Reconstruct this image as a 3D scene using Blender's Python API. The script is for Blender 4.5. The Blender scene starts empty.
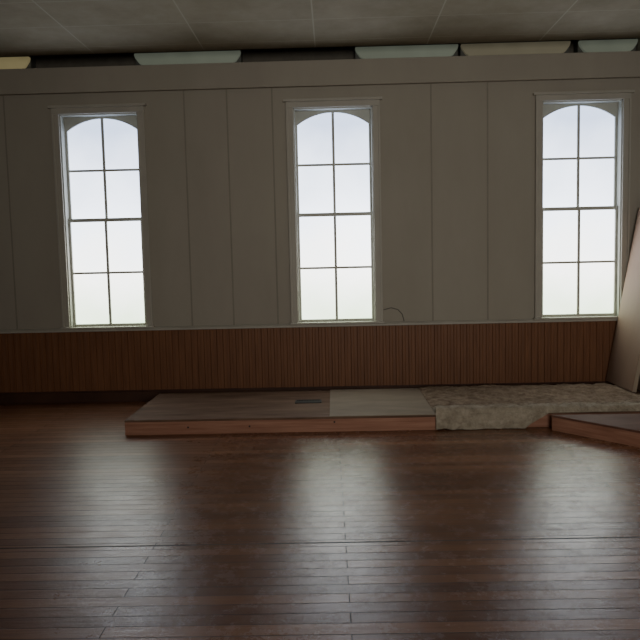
import bpy, bmesh, math
from mathutils import Vector, Matrix, noise
S=bpy.context.scene
COL=S.collection
# ---------------------------------------------------------------- helpers
def link(o): COL.objects.link(o); return o
def mat(name):
    m=bpy.data.materials.new(name); m.use_nodes=True
    nt=m.node_tree; b=nt.nodes["Principled BSDF"]
    return m,nt,b
def N(nt,t,**k):
    n=nt.nodes.new(t)
    for a,v in k.items():
        if hasattr(n,a): setattr(n,a,v)
        else: n.inputs[a].default_value=v
    return n
def L(nt,a,b): nt.links.new(a,b)
def ramp(nt,fac,stops):
    r=nt.nodes.new("ShaderNodeValToRGB"); e=r.color_ramp.elements
    while len(e)<len(stops): e.new(0.5)
    for i,(p,c) in enumerate(stops):
        e[i].position=p; e[i].color=(*c,1)
    L(nt,fac,r.inputs[0]); return r
def coords(nt,scale=(1,1,1),loc=(0,0,0),rot=(0,0,0)):
    tc=nt.nodes.new("ShaderNodeTexCoord"); mp=nt.nodes.new("ShaderNodeMapping")
    mp.inputs["Scale"].default_value=scale; mp.inputs["Location"].default_value=loc; mp.inputs["Rotation"].default_value=rot
    L(nt,tc.outputs["Object"],mp.inputs["Vector"]); return mp.outputs[0]
def mottled(name,c1,c2,rough=0.8,scale=3.0,stretch=(1,1,1),bump=0.05,bscale=60,detail=6,spec=0.3):
    m,nt,b=mat(name)
    v=coords(nt,stretch)
    n=N(nt,"ShaderNodeTexNoise",Scale=scale,Detail=detail,Roughness=0.6); L(nt,v,n.inputs["Vector"])
    r=ramp(nt,n.outputs["Fac"],[(0.3,c1),(0.7,c2)]); L(nt,r.outputs[0],b.inputs["Base Color"])
    b.inputs["Roughness"].default_value=rough
    b.inputs["Specular IOR Level"].default_value=spec
    n2=N(nt,"ShaderNodeTexNoise",Scale=bscale,Detail=4); L(nt,v,n2.inputs["Vector"])
    bp=N(nt,"ShaderNodeBump",Strength=bump,Distance=0.02); L(nt,n2.outputs["Fac"],bp.inputs["Height"]); L(nt,bp.outputs[0],b.inputs["Normal"])
    return m
def box(bm,x0,x1,y0,y1,z0,z1):
    vs=[bm.verts.new(p) for p in [(x0,y0,z0),(x1,y0,z0),(x1,y1,z0),(x0,y1,z0),(x0,y0,z1),(x1,y0,z1),(x1,y1,z1),(x0,y1,z1)]]
    for f in [(0,3,2,1),(4,5,6,7),(0,1,5,4),(1,2,6,5),(2,3,7,6),(3,0,4,7)]:
        bm.faces.new([vs[i] for i in f])
def prism(bm,pts,axis,a,b):
    def P(p,h): return (p[0],p[1],h) if axis=='z' else (p[0],h,p[1])
    A=[bm.verts.new(P(p,a)) for p in pts]; B=[bm.verts.new(P(p,b)) for p in pts]
    bm.faces.new(A); bm.faces.new(B[::-1])
    n=len(pts)
    for i in range(n): bm.faces.new([A[i],B[i],B[(i+1)%n],A[(i+1)%n]])
def finish(name,bm,m,loc=(0,0,0),parent=None,bevel=0,smooth=False,**props):
    bmesh.ops.recalc_face_normals(bm,faces=bm.faces[:])
    me=bpy.data.meshes.new(name); 
    bmesh.ops.translate(bm,verts=bm.verts[:],vec=-Vector(loc)); bm.to_mesh(me); bm.free()
    me.materials.append(m)
    if smooth:
        for p in me.polygons: p.use_smooth=True
    o=link(bpy.data.objects.new(name,me))
    if parent: o.parent=parent
    else: o.location=loc
    if bevel:
        bv=o.modifiers.new("bevel","BEVEL"); bv.width=bevel; bv.segments=2; bv.limit_method='ANGLE'
    for k,v in props.items(): o[k]=v
    return o
def empty(name,loc,**props):
    o=link(bpy.data.objects.new(name,None)); o.location=loc; o.empty_display_size=0.1
    for k,v in props.items(): o[k]=v
    return o

# ---------------------------------------------------------------- camera
cd=bpy.data.cameras.new("camera"); cam=link(bpy.data.objects.new("camera",cd)); S.camera=cam
f=700; cd.sensor_width=36; cd.lens=f/640*36; cd.clip_start=0.05
R=Matrix.Rotation(math.radians(1.2),3,'Z')@Matrix.Rotation(math.pi/2+math.radians(-4.9),3,'X')@Matrix.Rotation(math.radians(-1.3),3,'Z')
C=Vector((0,-7.4,1.47))
cam.matrix_world=Matrix.Translation(C)@R.to_4x4()

# ---------------------------------------------------------------- materials
M_wall=mottled("painted_panel",(0.33,0.30,0.25),(0.37,0.34,0.285),0.85,1.6,(1,1,0.4),0.05,90)
M_seam=mottled("panel_joint",(0.25,0.23,0.19),(0.29,0.265,0.22),0.85,4)
M_trim=mottled("painted_trim",(0.37,0.345,0.295),(0.43,0.405,0.35),0.55,3,(1,1,0.5),0.04,50)
M_sash=mottled("painted_sash",(0.42,0.42,0.37),(0.50,0.50,0.44),0.5,5,(1,1,1),0.03,50)
M_bead=mottled("stained_beadboard",(0.15,0.060,0.026),(0.22,0.094,0.042),0.5,2.5,(9,1,0.7),0.08,30)
M_base=mottled("dark_baseboard",(0.05,0.022,0.014),(0.08,0.035,0.02),0.5,3,(1,1,1),0.05,40)
M_ply=mottled("weathered_plywood",(0.10,0.056,0.036),(0.23,0.145,0.10),0.75,4,(0.5,3,1),0.1,40,spec=0.15)
M_sheet=mottled("grey_hardboard",(0.25,0.20,0.15),(0.34,0.28,0.21),0.75,3,(0.6,2,1),0.06,60,spec=0.15)
M_fasc=mottled("raw_lumber",(0.28,0.125,0.078),(0.43,0.22,0.145),0.65,4,(0.6,1,12),0.08,30)
M_brown=mottled("brown_stage_top",(0.12,0.055,0.037),(0.19,0.095,0.065),0.65,4,(0.7,3,1),0.08,40,spec=0.2)
M_flat=mottled("unpainted_luan",(0.27,0.18,0.13),(0.33,0.23,0.17),0.65,2,(1,1,0.4),0.04,60)
M_flatf=mottled("flat_frame_wood",(0.34,0.27,0.20),(0.44,0.36,0.27),0.6,4,(1,1,0.3),0.04,60)
M_vent=mottled("dark_metal",(0.012,0.012,0.012),(0.02,0.02,0.02),0.5,6)
M_crack=mottled("dark_wire",(0.10,0.09,0.08),(0.14,0.13,0.11),0.6,6)
M_fix=mottled("fixture_metal",(0.10,0.10,0.09),(0.14,0.14,0.12),0.6,6)
M_cove=mottled("dusty_cove",(0.12,0.11,0.09),(0.18,0.16,0.13),0.9,6)

def cloth_mat():
    m,nt,b=mat("drop_cloth"); v=coords(nt)
    n=N(nt,"ShaderNodeTexNoise",Scale=11,Detail=10,Roughness=0.75); L(nt,v,n.inputs["Vector"])
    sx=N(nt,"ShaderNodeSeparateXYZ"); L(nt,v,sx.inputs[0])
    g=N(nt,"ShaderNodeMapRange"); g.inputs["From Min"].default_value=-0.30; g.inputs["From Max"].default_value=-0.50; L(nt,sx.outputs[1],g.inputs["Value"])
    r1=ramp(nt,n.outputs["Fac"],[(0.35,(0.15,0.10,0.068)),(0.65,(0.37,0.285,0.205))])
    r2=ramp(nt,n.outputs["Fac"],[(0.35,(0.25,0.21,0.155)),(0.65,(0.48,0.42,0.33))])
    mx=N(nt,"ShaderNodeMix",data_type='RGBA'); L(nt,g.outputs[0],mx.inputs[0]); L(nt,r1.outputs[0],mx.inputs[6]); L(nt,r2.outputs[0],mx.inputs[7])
    L(nt,mx.outputs[2],b.inputs["Base Color"]); b.inputs["Roughness"].default_value=0.95; b.inputs["Specular IOR Level"].default_value=0.1
    n2=N(nt,"ShaderNodeTexNoise",Scale=22,Detail=6); L(nt,v,n2.inputs["Vector"])
    bp=N(nt,"ShaderNodeBump",Strength=0.8,Distance=0.03); L(nt,n2.outputs["Fac"],bp.inputs["Height"]); L(nt,bp.outputs[0],b.inputs["Normal"])
    return m
M_cloth=cloth_mat()

def ceiling_mat():
    m,nt,b=mat("ceiling_tiles")
    v=coords(nt)
    sx=N(nt,"ShaderNodeSeparateXYZ"); L(nt,v,sx.inputs[0])
    def line(out,off,per,w):
        a=N(nt,"ShaderNodeMath",operation='ADD'); a.inputs[1].default_value=off; L(nt,out,a.inputs[0])
        d=N(nt,"ShaderNodeMath",operation='PINGPONG'); d.inputs[1].default_value=per/2; L(nt,a.outputs[0],d.inputs[0])
        c=N(nt,"ShaderNodeMath",operation='LESS_THAN'); c.inputs[1].default_value=w; L(nt,d.outputs[0],c.inputs[0]); return c.outputs[0]
    l1=line(sx.outputs[0],0.14,1.14,0.007); l2=line(sx.outputs[1],0.25,0.61,0.005)
    mx=N(nt,"ShaderNodeMath",operation='MAXIMUM'); L(nt,l1,mx.inputs[0]); L(nt,l2,mx.inputs[1])
    n=N(nt,"ShaderNodeTexNoise",Scale=2.0,Detail=8,Roughness=0.7); L(nt,v,n.inputs["Vector"])
    r=ramp(nt,n.outputs["Fac"],[(0.3,(0.27,0.235,0.165)),(0.7,(0.38,0.335,0.25))])
    mix=N(nt,"ShaderNodeMix",data_type='RGBA'); L(nt,mx.outputs[0],mix.inputs[0]); L(nt,r.outputs[0],mix.inputs[6]); mix.inputs[7].default_value=(0.42,0.38,0.29,1)
    L(nt,mix.outputs[2],b.inputs["Base Color"]); b.inputs["Roughness"].default_value=0.85; b.inputs["Specular IOR Level"].default_value=0.15
    return m
M_ceil=ceiling_mat()

def floor_mat():
    m,nt,b=mat("varnished_floorboards")
    v=coords(nt,rot=(0,0,math.radians(-0.5)))
    br=N(nt,"ShaderNodeTexBrick",offset=0.37,offset_frequency=2,squash=1.0)
    br.inputs["Scale"].default_value=1; br.inputs["Mortar Size"].default_value=0.0022; br.inputs["Mortar Smooth"].default_value=0.3
    br.inputs["Brick Width"].default_value=2.7; br.inputs["Row Height"].default_value=0.085; br.inputs["Bias"].default_value=0
    br.inputs["Color1"].default_value=(0,0,0,1); br.inputs["Color2"].default_value=(1,1,1,1); br.inputs["Mortar"].default_value=(0.5,0.5,0.5,1)
    L(nt,v,br.inputs["Vector"])
    mp=N(nt,"ShaderNodeMapping"); mp.inputs["Scale"].default_value=(1.2,22,1); L(nt,v,mp.inputs[0])
    g=N(nt,"ShaderNodeTexNoise",Scale=2.2,Detail=8,Roughness=0.65); L(nt,mp.outputs[0],g.inputs["Vector"])
    big=N(nt,"ShaderNodeTexNoise",Scale=1.1,Detail=8,Roughness=0.65); L(nt,v,big.inputs["Vector"])
    a=N(nt,"ShaderNodeMath",operation='MULTIPLY'); a.inputs[1].default_value=0.26; L(nt,br.outputs["Color"],a.inputs[0])
    c=N(nt,"ShaderNodeMath",operation='MULTIPLY_ADD'); c.inputs[1].default_value=0.45; L(nt,g.outputs["Fac"],c.inputs[0]); L(nt,a.outputs[0],c.inputs[2])
    d=N(nt,"ShaderNodeMath",operation='MULTIPLY_ADD'); d.inputs[1].default_value=0.5; L(nt,big.outputs["Fac"],d.inputs[0]); L(nt,c.outputs[0],d.inputs[2])
    r=ramp(nt,d.outputs[0],[(0.3,(0.075,0.028,0.013)),(0.6,(0.19,0.082,0.040)),(0.9,(0.36,0.18,0.10))])
    sx=N(nt,"ShaderNodeSeparateXYZ"); L(nt,v,sx.inputs[0])
    sy=N(nt,"ShaderNodeMath",operation='ADD'); sy.inputs[1].default_value=3.86; L(nt,sx.outputs[1],sy.inputs[0])
    sa=N(nt,"ShaderNodeMath",operation='ABSOLUTE'); L(nt,sy.outputs[0],sa.inputs[0])
    sl=N(nt,"ShaderNodeMath",operation='LESS_THAN'); sl.inputs[1].default_value=0.0065; L(nt,sa.outputs[0],sl.inputs[0])
    gap=N(nt,"ShaderNodeMath",operation='MAXIMUM'); L(nt,br.outputs["Fac"],gap.inputs[0]); L(nt,sl.outputs[0],gap.inputs[1])
    mx=N(nt,"ShaderNodeMix",data_type='RGBA'); L(nt,gap.outputs[0],mx.inputs[0]); L(nt,r.outputs[0],mx.inputs[6]); mx.inputs[7].default_value=(0.015,0.008,0.005,1)
    L(nt,mx.outputs[2],b.inputs["Base Color"])
    mr=N(nt,"ShaderNodeMapRange"); mr.inputs["From Min"].default_value=0.3; mr.inputs["From Max"].default_value=0.7; mr.inputs["To Min"].default_value=0.17; mr.inputs["To Max"].default_value=0.34
    fine=N(nt,"ShaderNodeTexNoise",Scale=6,Detail=10,Roughness=0.8); L(nt,v,fine.inputs["Vector"]); L(nt,fine.outputs["Fac"],mr.inputs["Value"])
    wx=N(nt,"ShaderNodeMapRange"); wx.inputs["From Min"].default_value=-0.6; wx.inputs["From Max"].default_value=-1.8; wx.inputs["To Min"].default_value=0.0; wx.inputs["To Max"].default_value=0.12
    L(nt,sx.outputs[0],wx.inputs["Value"])
    ad=N(nt,"ShaderNodeMath",operation='ADD'); L(nt,mr.outputs[0],ad.inputs[0]); L(nt,wx.outputs[0],ad.inputs[1])
    ad2=N(nt,"ShaderNodeMath",operation='MAXIMUM'); gs=N(nt,"ShaderNodeMath",operation='MULTIPLY'); gs.inputs[1].default_value=0.7; L(nt,gap.outputs[0],gs.inputs[0])
    L(nt,ad.outputs[0],ad2.inputs[0]); L(nt,gs.outputs[0],ad2.inputs[1]); L(nt,ad2.outputs[0],b.inputs["Roughness"]); b.inputs["Specular IOR Level"].default_value=0.43
    h1=N(nt,"ShaderNodeMath",operation='MULTIPLY'); h1.inputs[1].default_value=-0.9; L(nt,gap.outputs[0],h1.inputs[0])
    h2=N(nt,"ShaderNodeMath",operation='MULTIPLY_ADD'); h2.inputs[1].default_value=0.6; L(nt,g.outputs["Fac"],h2.inputs[0]); L(nt,h1.outputs[0],h2.inputs[2])
    h3=N(nt,"ShaderNodeMath",operation='MULTIPLY_ADD'); h3.inputs[1].default_value=1.2; L(nt,fine.outputs["Fac"],h3.inputs[0]); L(nt,h2.outputs[0],h3.inputs[2])
    bp=N(nt,"ShaderNodeBump",Strength=0.45,Distance=0.004); L(nt,h3.outputs[0],bp.inputs["Height"]); L(nt,bp.outputs[0],b.inputs["Normal"])
    return m
M_floor=floor_mat()

def pane_mat():  # panes glow themselves; overcast sky gradient is painted into the emission
    m,nt,b=mat("glowing_daylight_pane")
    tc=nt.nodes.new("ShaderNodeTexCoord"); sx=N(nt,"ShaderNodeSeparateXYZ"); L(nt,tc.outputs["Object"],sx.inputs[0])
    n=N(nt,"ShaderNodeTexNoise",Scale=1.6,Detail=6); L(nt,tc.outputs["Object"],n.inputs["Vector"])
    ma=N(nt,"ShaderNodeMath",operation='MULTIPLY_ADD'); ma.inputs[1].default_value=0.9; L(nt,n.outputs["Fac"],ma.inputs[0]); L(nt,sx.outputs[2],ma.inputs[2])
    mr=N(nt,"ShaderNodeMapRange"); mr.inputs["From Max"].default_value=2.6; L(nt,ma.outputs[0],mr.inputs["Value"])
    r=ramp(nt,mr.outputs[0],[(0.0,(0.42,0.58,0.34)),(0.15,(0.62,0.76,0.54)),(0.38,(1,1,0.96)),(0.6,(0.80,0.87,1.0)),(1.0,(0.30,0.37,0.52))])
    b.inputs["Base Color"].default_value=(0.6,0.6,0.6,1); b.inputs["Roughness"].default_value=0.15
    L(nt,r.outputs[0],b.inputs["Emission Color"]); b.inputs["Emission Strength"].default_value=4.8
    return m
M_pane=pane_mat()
def emis(name,c,s):
    m,nt,b=mat(name); b.inputs["Base Color"].default_value=(*[v*0.3 for v in c],1); b.inputs["Emission Color"].default_value=(*c,1); b.inputs["Roughness"].default_value=0.6
    n=N(nt,"ShaderNodeTexNoise",Scale=2.5,Detail=3); v=coords(nt); L(nt,v,n.inputs["Vector"])
    mr=N(nt,"ShaderNodeMapRange"); mr.inputs["To Min"].default_value=s*0.5; mr.inputs["To Max"].default_value=s*1.5; L(nt,n.outputs["Fac"],mr.inputs["Value"]); L(nt,mr.outputs[0],b.inputs["Emission Strength"])
    return m
M_lg=emis("fluorescent_cool",(0.72,0.80,0.62),0.095); M_lw=emis("fluorescent_warm",(0.80,0.72,0.48),0.08); M_ly=emis("fluorescent_yellow",(0.95,0.80,0.40),0.16)

# ---------------------------------------------------------------- room shell
XL,XR,YF,ZC=-6.5,3.30,-11.0,3.64
WX=[-2.415,0.025,2.59]; HW=0.41; WZ0,WZ1=0.80,3.04; WT=3.50
bm=bmesh.new()
edges=[XL]+[e for c in WX for e in (c-HW,c+HW)]+[XR]
for i in range(0,len(edges),2): box(bm,edges[i],edges[i+1],0,0.2,0,WT)
for c in WX:
    box(bm,c-HW,c+HW,0,0.2,0,WZ0); box(bm,c-HW,c+HW,0,0.2,WZ1,WT)
finish("wall_back",bm,M_wall,kind="structure",label="drab grey-cream painted panel wall with three tall windows")
bm=bmesh.new(); box(bm,XL,XR,0.2,0.55,3.42,3.45); box(bm,XL,XR,0.5,0.55,3.45,4.0)
finish("trim_5",bm,M_cove,kind="structure",label="dusty dark cove ledge behind the frieze")
for nm,a in (("wall_left",(XL-0.1,XL,YF,0.55,0,4.0)),("wall_right",(XR,XR+0.1,YF,0.55,0,4.0)),("wall_front",(XL,XR,YF-0.1,YF,0,4.0))):
    bm=bmesh.new(); box(bm,*a); finish(nm,bm,M_wall,kind="structure",label="plain painted side of the hall")
bm=bmesh.new(); box(bm,XL,XR,YF,0.2,-0.1,0); finish("floor",bm,M_floor,kind="structure",label="dark varnished narrow wooden floorboards with glossy worn finish")
bm=bmesh.new(); box(bm,XL,XR,YF,-0.02,ZC,ZC+0.04); box(bm,XL,XR,-0.06,0.55,4.0,4.04); box(bm,XL,XR,-0.06,-0.02,ZC+0.04,4.0)
finish("ceiling",bm,M_ceil,kind="structure",label="suspended ceiling of mottled stained tiles")

# beadboard wainscot
bm=bmesh.new(); per=0.068; prof=[]; x=XL
while x<XR-per:
    prof+= [(x,0),(x+0.004,-0.006),(x+0.008,0),(x+0.03,0.0),(x+0.034,-0.002),(x+0.038,0.0)]; x+=per
prof.append((XR,0))
pv=[(bm.verts.new((p[0],-0.018-p[1],0.0)),bm.verts.new((p[0],-0.018-p[1],0.765))) for p in prof]
for i in range(len(pv)-1): bm.faces.new([pv[i][0],pv[i+1][0],pv[i+1][1],pv[i][1]])
finish("trim_1",bm,M_bead,kind="structure",label="reddish-brown stained beadboard wainscot")
bm=bmesh.new(); box(bm,XL,XR,-0.034,-0.018,0,0.11); box(bm,XL,XR,-0.028,-0.018,0.11,0.125)
finish("baseboard_back",bm,M_base,bevel=0.004,kind="structure",label="dark wooden baseboard below wainscot")
bm=bmesh.new(); box(bm,XL,XR,-0.045,0,0.765,0.79); box(bm,XL,XR,-0.03,0,0.79,0.80)
finish("trim_2",bm,M_trim,bevel=0.004,kind="structure",label="pale painted chair rail on top of wainscot")
bm=bmesh.new(); box(bm,XL,XR,-0.05,0,3.25,3.505)
finish("trim_3",bm,M_wall,bevel=0.004,kind="structure",label="painted frieze board at the top of the wall")
bm=bmesh.new()
for x in (-4.9,-3.95,-3.4,-1.515,-1.07,-0.60,1.04,1.62): box(bm,x-0.008,x+0.008,-0.003,0,0.80,3.25)
finish("trim_4",bm,M_seam,bevel=0.001,kind="structure",label="thin vertical joint battens on the wall panels")

# ---------------------------------------------------------------- windows
def window(n,cx):
    loc=(cx,0,WZ0)
    e=empty(f"window_{n}",loc,kind="structure",label="tall arched-top sash window with eight glowing panes painted as daylight")
    bm=bmesh.new()
    for s in (-1,1):
        a,b=sorted((cx+s*HW,cx+s*(HW+0.07))); box(bm,a,b,-0.025,0,WZ0+0.0,WZ1)
        a,b=sorted((cx+s*(HW+0.055),cx+s*(HW+0.075))); box(bm,a,b,-0.035,-0.025,WZ0,WZ1)
    box(bm,cx-HW-0.075,cx+HW+0.075,-0.028,0,WZ1,3.10)
    box(bm,cx-HW-0.10,cx+HW+0.10,-0.05,0,3.10,3.125)
    finish("casing",bm,M_trim,loc,e,bevel=0.003)
    bm=bmesh.new()
    box(bm,cx-HW,cx-HW+0.012,0,0.16,WZ0,WZ1); box(bm,cx+HW-0.012,cx+HW,0,0.16,WZ0,WZ1); box(bm,cx-HW,cx+HW,0,0.16,WZ1-0.012,WZ1)
    finish("jamb",bm,M_sash,loc,e)
    bm=bmesh.new(); box(bm,cx-HW-0.09,cx+HW+0.09,-0.055,0.0,WZ0-0.008,WZ0+0.012); box(bm,cx-HW,cx+HW,0,0.16,WZ0-0.0,WZ0+0.012)
    finish("sill",bm,M_trim,loc,e,bevel=0.003)
    G=0.374; I=HW-0.012; mw=0.014
    zb,z1,z2,z3,zs,zp=0.838,1.385,1.945,2.47,2.885,3.01
    bm=bmesh.new(); y0,y1=0.06,0.095
    for s in (-1,1):
        a,b=sorted((cx+s*G,cx+s*I)); box(bm,a,b,y0,y1,WZ0+0.012,z2+0.02)
    box(bm,cx-G,cx+G,y0,y1,WZ0+0.012,zb); box(bm,cx-G,cx+G,y0,y1,z2-0.018,z2+0.02)
    box(bm,cx-mw,cx+mw,y0+0.008,y1,zb,z2-0.018)
    box(bm,cx-G,cx-mw,y0+0.008,y1,z1-0.012,z1+0.012); box(bm,cx+mw,cx+G,y0+0.008,y1,z1-0.012,z1+0.012)
    finish("lower_sash",bm,M_sash,loc,e,bevel=0.002)
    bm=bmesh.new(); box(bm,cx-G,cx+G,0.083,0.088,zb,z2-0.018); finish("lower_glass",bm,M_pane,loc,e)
    bm=bmesh.new(); y0,y1=0.098,0.133
    for s in (-1,1):
        a,b=sorted((cx+s*G,cx+s*I)); box(bm,a,b,y0,y1,z2-0.015,WZ1-0.012)
    box(bm,cx-G,cx+G,y0,y1,z2-0.015,z2+0.021)
    h=zp-zs; Rr=(G*G+h*h)/(2*h); zc=zp-Rr; K=28
    for i in range(K):
        xa=-G+2*G*i/K; xb=-G+2*G*(i+1)/K
        za=zc+math.sqrt(Rr*Rr-xa*xa); zb2=zc+math.sqrt(Rr*Rr-xb*xb)
        prism(bm,[(cx+xa,za),(cx+xb,zb2),(cx+xb,WZ1-0.012),(cx+xa,WZ1-0.012)],'y',y0,y1)
    bmesh.ops.remove_doubles(bm,verts=bm.verts[:],dist=1e-5)
    box(bm,cx-mw,cx+mw,y0+0.008,y1,z2+0.021,zp)
    box(bm,cx-G,cx-mw,y0+0.008,y1,z3-0.012,z3+0.012); box(bm,cx+mw,cx+G,y0+0.008,y1,z3-0.012,z3+0.012)
    finish("upper_sash",bm,M_sash,loc,e)
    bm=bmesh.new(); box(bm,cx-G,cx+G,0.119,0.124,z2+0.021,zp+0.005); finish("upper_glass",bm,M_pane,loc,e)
for i,c in enumerate(WX): window(i+1,c)

# ---------------------------------------------------------------- cove fluorescent fixtures
def fixture(x0,x1,m):
    loc=((x0+x1)/2,0.38,3.452)
    e=empty("fluorescent_light_fixture",loc,label="long flat fluorescent strip glowing dimly above the frieze",category="ceiling light",group="fluorescent fixtures in the cove above the wall")
    bm=bmesh.new(); box(bm,x0,x1,0.36,0.49,3.452,3.80); finish("housing",bm,M_fix,loc,e,bevel=0.005)
    bm=bmesh.new()
    prism(bm,[(x0+0.12,3.58),(x1-0.12,3.58),(x1-0.05,3.625),(x1-0.01,3.68),(x1,3.71),(x1,3.73),(x0,3.73),(x0,3.71),(x0+0.01,3.68),(x0+0.05,3.625)],'y',0.31,0.36); finish("diffuser",bm,m,loc,e,bevel=0.008)
fixture(-4.35,-3.24,M_ly); fixture(-2.10,-0.95,M_lg); fixture(0.28,1.38,M_lg); fixture(1.41,2.57,M_lw); fixture(2.66,3.28,M_lg)

# ---------------------------------------------------------------- stage platforms
H=0.13
GP="low stage platforms along the wall"
def platform(name,x0,x1,y0,y1,mt,mf,label,top=0.018):
    loc=((x0+x1)/2,(y0+y1)/2,0)
    e=empty(name,loc,label=label,category="stage platform",group=GP)
    bm=bmesh.new(); box(bm,x0,x1,y0,y1,H-top,H); finish("deck",bm,mt,loc,e,bevel=0.003)
    bm=bmesh.new(); t=0.035
    box(bm,x0+0.002,x1-0.002,y0+0.003,y0+t,0,H-top); finish("front_board",bm,mf,loc,e,bevel=0.002)
    bm=bmesh.new()
    box(bm,x0+0.003,x0+t,y0+t,y1-t,0,H-top); box(bm,x1-t,x1-0.003,y0+t,y1-t,0,H-top); box(bm,x0+0.003,x1-0.003,y1-t,y1,0,H-top)
    finish("frame",bm,mf,loc,e,bevel=0.002)
    return e
P1=platform("stage_platform",-1.83,0.86,-1.50,-0.28,M_ply,M_fasc,"long low platform with worn brown plywood deck and raw lumber edge")
P3=platform("stage_platform",0.863,3.28,-1.46,-0.28,M_ply,M_fasc,"low platform buried under a crumpled drop cloth")
loc=P1.location
for x,z in ((-0.02,0.085),(-1.28,0.06),(-0.75,0.06)):
    bm=bmesh.new()
    bmesh.ops.create_cone(bm,cap_ends=True,segments=10,radius1=0.008,radius2=0.008,depth=0.004,matrix=Matrix.Translation((x,-1.498,z))@Matrix.Rotation(math.pi/2,4,'X'))
    finish("nail_head",bm,M_vent,loc,P1,label="dark nail head")
bm=bmesh.new(); box(bm,-0.06,0.85,-1.502,-0.285,H+0.0005,H+0.007)
finish("hardboard_sheet",bm,M_sheet,(0.4,-0.9,H),bevel=0.001,label="pale grey-tan sheet lying flat on the brown platform deck",category="board")
pts=[(1.80,-1.575),(2.72,-2.69),(3.28,-2.69),(3.28,-1.575)]
cx=sum(p[0] for p in pts)/4; cy=sum(p[1] for p in pts)/4; loc=(cx,cy,0)
e=empty("stage_platform",loc,label="angled low platform with reddish-brown deck jutting into the room",category="stage platform",group=GP)
bm=bmesh.new(); prism(bm,pts,'z',H-0.018,H); finish("deck",bm,M_brown,loc,e,bevel=0.003)
bm=bmesh.new(); q=[(cx+(p[0]-cx)*0.995,cy+(p[1]-cy)*0.995) for p in pts]; prism(bm,q,'z',0,H-0.018); finish("skirt",bm,M_fasc,loc,e,bevel=0.003)
loc=(-0.265,-0.84,H)
bm=bmesh.new(); w,d=0.125,0.07
box(bm,loc[0]-w,loc[0]+w,loc[1]-d,loc[1]-d+0.012,H,H+0.006); box(bm,loc[0]-w,loc[0]+w,loc[1]+d-0.012,loc[1]+d,H,H+0.006)
box(bm,loc[0]-w,loc[0]-w+0.012,loc[1]-d,loc[1]+d,H,H+0.006); box(bm,loc[0]+w-0.012,loc[0]+w,loc[1]-d,loc[1]+d,H,H+0.006)
for i in range(9):
    x=loc[0]-w+0.02+i*0.026; box(bm,x,x+0.008,loc[1]-d+0.012,loc[1]+d-0.012,H,H+0.004)
box(bm,loc[0]-w,loc[0]+w,loc[1]-d,loc[1]+d,H-0.0005,H+0.001)
finish("floor_vent",bm,M_vent,loc,label="dark rectangular metal vent grille set on the platform deck",category="vent")

# ---------------------------------------------------------------- drop cloth
bm=bmesh.new(); NX=260
path=[('top',k/60) for k in range(61)]+[('roll',k/9) for k in range(10)]+[('hang',k/12) for k in range(13)]
grid=[]
for i in range(NX+1):
    x=0.845+(3.27-0.845)*i/NX; row=[]
    sb=min(1,max(0,(x-2.76)/0.05)); yb=-0.30-0.56*sb+0.02*noise.noise(Vector((x*6,3,0)))
    edge=0.02*noise.noise(Vector((x*3,0.3,0)))+0.016*noise.noise(Vector((x*9,1.3,0)))
    hang=1.0 if x<1.60 else max(0.0,1-(x-1.60)/0.20)
    hl=1.0-0.12*max(0,noise.noise(Vector((x*5,8.0,0))))
    skirt=min(1,max(0,(x-0.845)/0.06))
    for kind,t in path:
        if kind=='top':
            y=yb+(-1.46-yb)*t
            n1=noise.fractal(Vector((x*8,y*8,2.0)),0.7,2.0,6)
            fold=abs(noise.noise(Vector((x*5+y*2,y*10,5.0))))
            fr=max(0,(-y-1.10)/0.36)
            z=H+0.006+(0.010*(n1+0.5)+0.014*(1-fold)**3+0.034*fr*fr)*skirt+0.016*fr*n1; z=max(z,H+0.004)
        elif kind=='roll':
            n1=noise.fractal(Vector((x*8,-1.46*8,2.0)),0.7,2.0,6)
            a=t*math.pi/2; r=0.030
            z=H+0.016+(0.038+0.018*n1)*math.cos(a)-0.010*t; y=-1.465-(r+0.010*n1)*math.sin(a)-edge*t*0.6
            z=max(z,H+0.003)
        else:
            drop=H*hang*hl
            z=H+0.004-t*drop
            wr=noise.fractal(Vector((x*10+t*1.5,t*3,9.0)),0.8,2.0,4)
            y=-1.505-edge*0.6-(0.018*wr+0.008*math.sin(x*30+3*math.sin(x*7)+t*2))*min(1,t*3)*hang-0.014*t*hang
            y=min(y,-1.50)
        row.append(bm.verts.new((x,y,z)))
    grid.append(row)
for i in range(NX):
    for j in range(len(path)-1):
        bm.faces.new([grid[i][j],grid[i+1][j],grid[i+1][j+1],grid[i][j+1]])
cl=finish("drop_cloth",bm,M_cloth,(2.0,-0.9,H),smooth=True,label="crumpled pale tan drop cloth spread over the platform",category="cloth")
so=cl.modifiers.new("thick","SOLIDIFY"); so.thickness=0.004; so.offset=1

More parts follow.
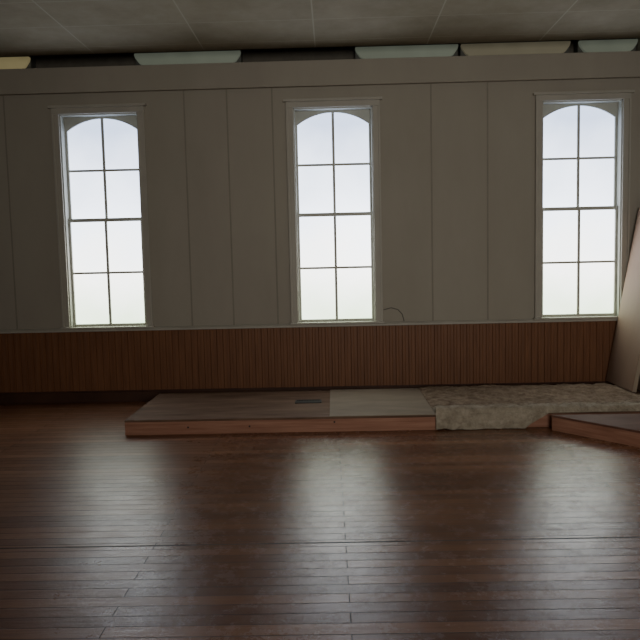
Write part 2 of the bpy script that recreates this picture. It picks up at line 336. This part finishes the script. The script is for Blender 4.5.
# ---------------------------------------------------------------- leaning flats
def flat(xb,xt,y0,y1,zt,lab,zb):
    loc=(xb,(y0+y1)/2,zb)
    e=empty("scenery_flat",loc,label=lab,category="wooden panel",group="wooden flats leaning in the corner")
    ang=math.atan2(xt-xb,zt-zb); Lh=math.hypot(xt-xb,zt-zb)
    e.rotation_euler=(0,ang,0)
    w=(y1-y0)/2
    bm=bmesh.new(); box(bm,0,0.006,-w,w,0,Lh); finish("face_panel",bm,M_flat,parent=e)
    bm=bmesh.new(); t=0.045
    box(bm,0.006,t,-w,-w+0.06,0,Lh); box(bm,0.006,t,w-0.06,w,0,Lh); box(bm,0.006,t,-w+0.06,w-0.06,0,0.06); box(bm,0.006,t,-w+0.06,w-0.06,Lh-0.06,Lh); box(bm,0.006,t,-w+0.06,w-0.06,Lh/2-0.03,Lh/2+0.03)
    finish("frame",bm,M_flatf,parent=e,bevel=0.002)
    return e
flat(2.84,3.155,-0.70,-0.06,1.93,"pinkish unpainted plywood flat leaning in the corner beside window",H+0.01)
flat(2.94,3.22,-0.78,-0.10,1.62,"second wooden flat with pale frame leaning behind the first",H+0.012)

# loose wire on wall (tube mesh)
P=[Vector((0.52,-0.012,0.93)),Vector((0.60,-0.012,0.95)),Vector((0.67,-0.012,0.93)),Vector((0.715,-0.012,0.88)),Vector((0.735,-0.012,0.805))]
bm=bmesh.new(); rings=[]
for i,p in enumerate(P):
    d=(P[min(i+1,4)]-P[max(i-1,0)]).normalized(); s=d.cross(Vector((0,1,0))).normalized()
    rings.append([bm.verts.new(p+0.004*(math.cos(a)*s+math.sin(a)*Vector((0,1,0)))) for a in [k*math.pi/4 for k in range(8)]])
for i in range(4):
    for k in range(8): bm.faces.new([rings[i][k],rings[i][(k+1)%8],rings[i+1][(k+1)%8],rings[i+1][k]])
finish("wire",bm,M_crack,P[0],smooth=True,label="thin dark wire curving down the wall beside window casing",category="wire")

# ---------------------------------------------------------------- lights
def area(name,loc,rot,sx,sy,p,c):
    l=bpy.data.lights.new(name,'AREA'); l.shape='RECTANGLE'; l.size=sx; l.size_y=sy; l.energy=p; l.color=c
    o=link(bpy.data.objects.new(name,l)); o.location=loc; o.rotation_euler=rot; return o
a=area("hall_fill",(1.2,-10.7,2.0),(math.radians(90),0,math.radians(3)),2.4,1.8,45,(1.0,0.96,0.88))  # added fill lamp behind the camera, brightens the window wall
a.data.spread=math.radians(80)
w=bpy.data.worlds.new("world"); S.world=w; w.use_nodes=True
w.node_tree.nodes["Background"].inputs[0].default_value=(0.8,0.85,0.9,1); w.node_tree.nodes["Background"].inputs[1].default_value=1.0
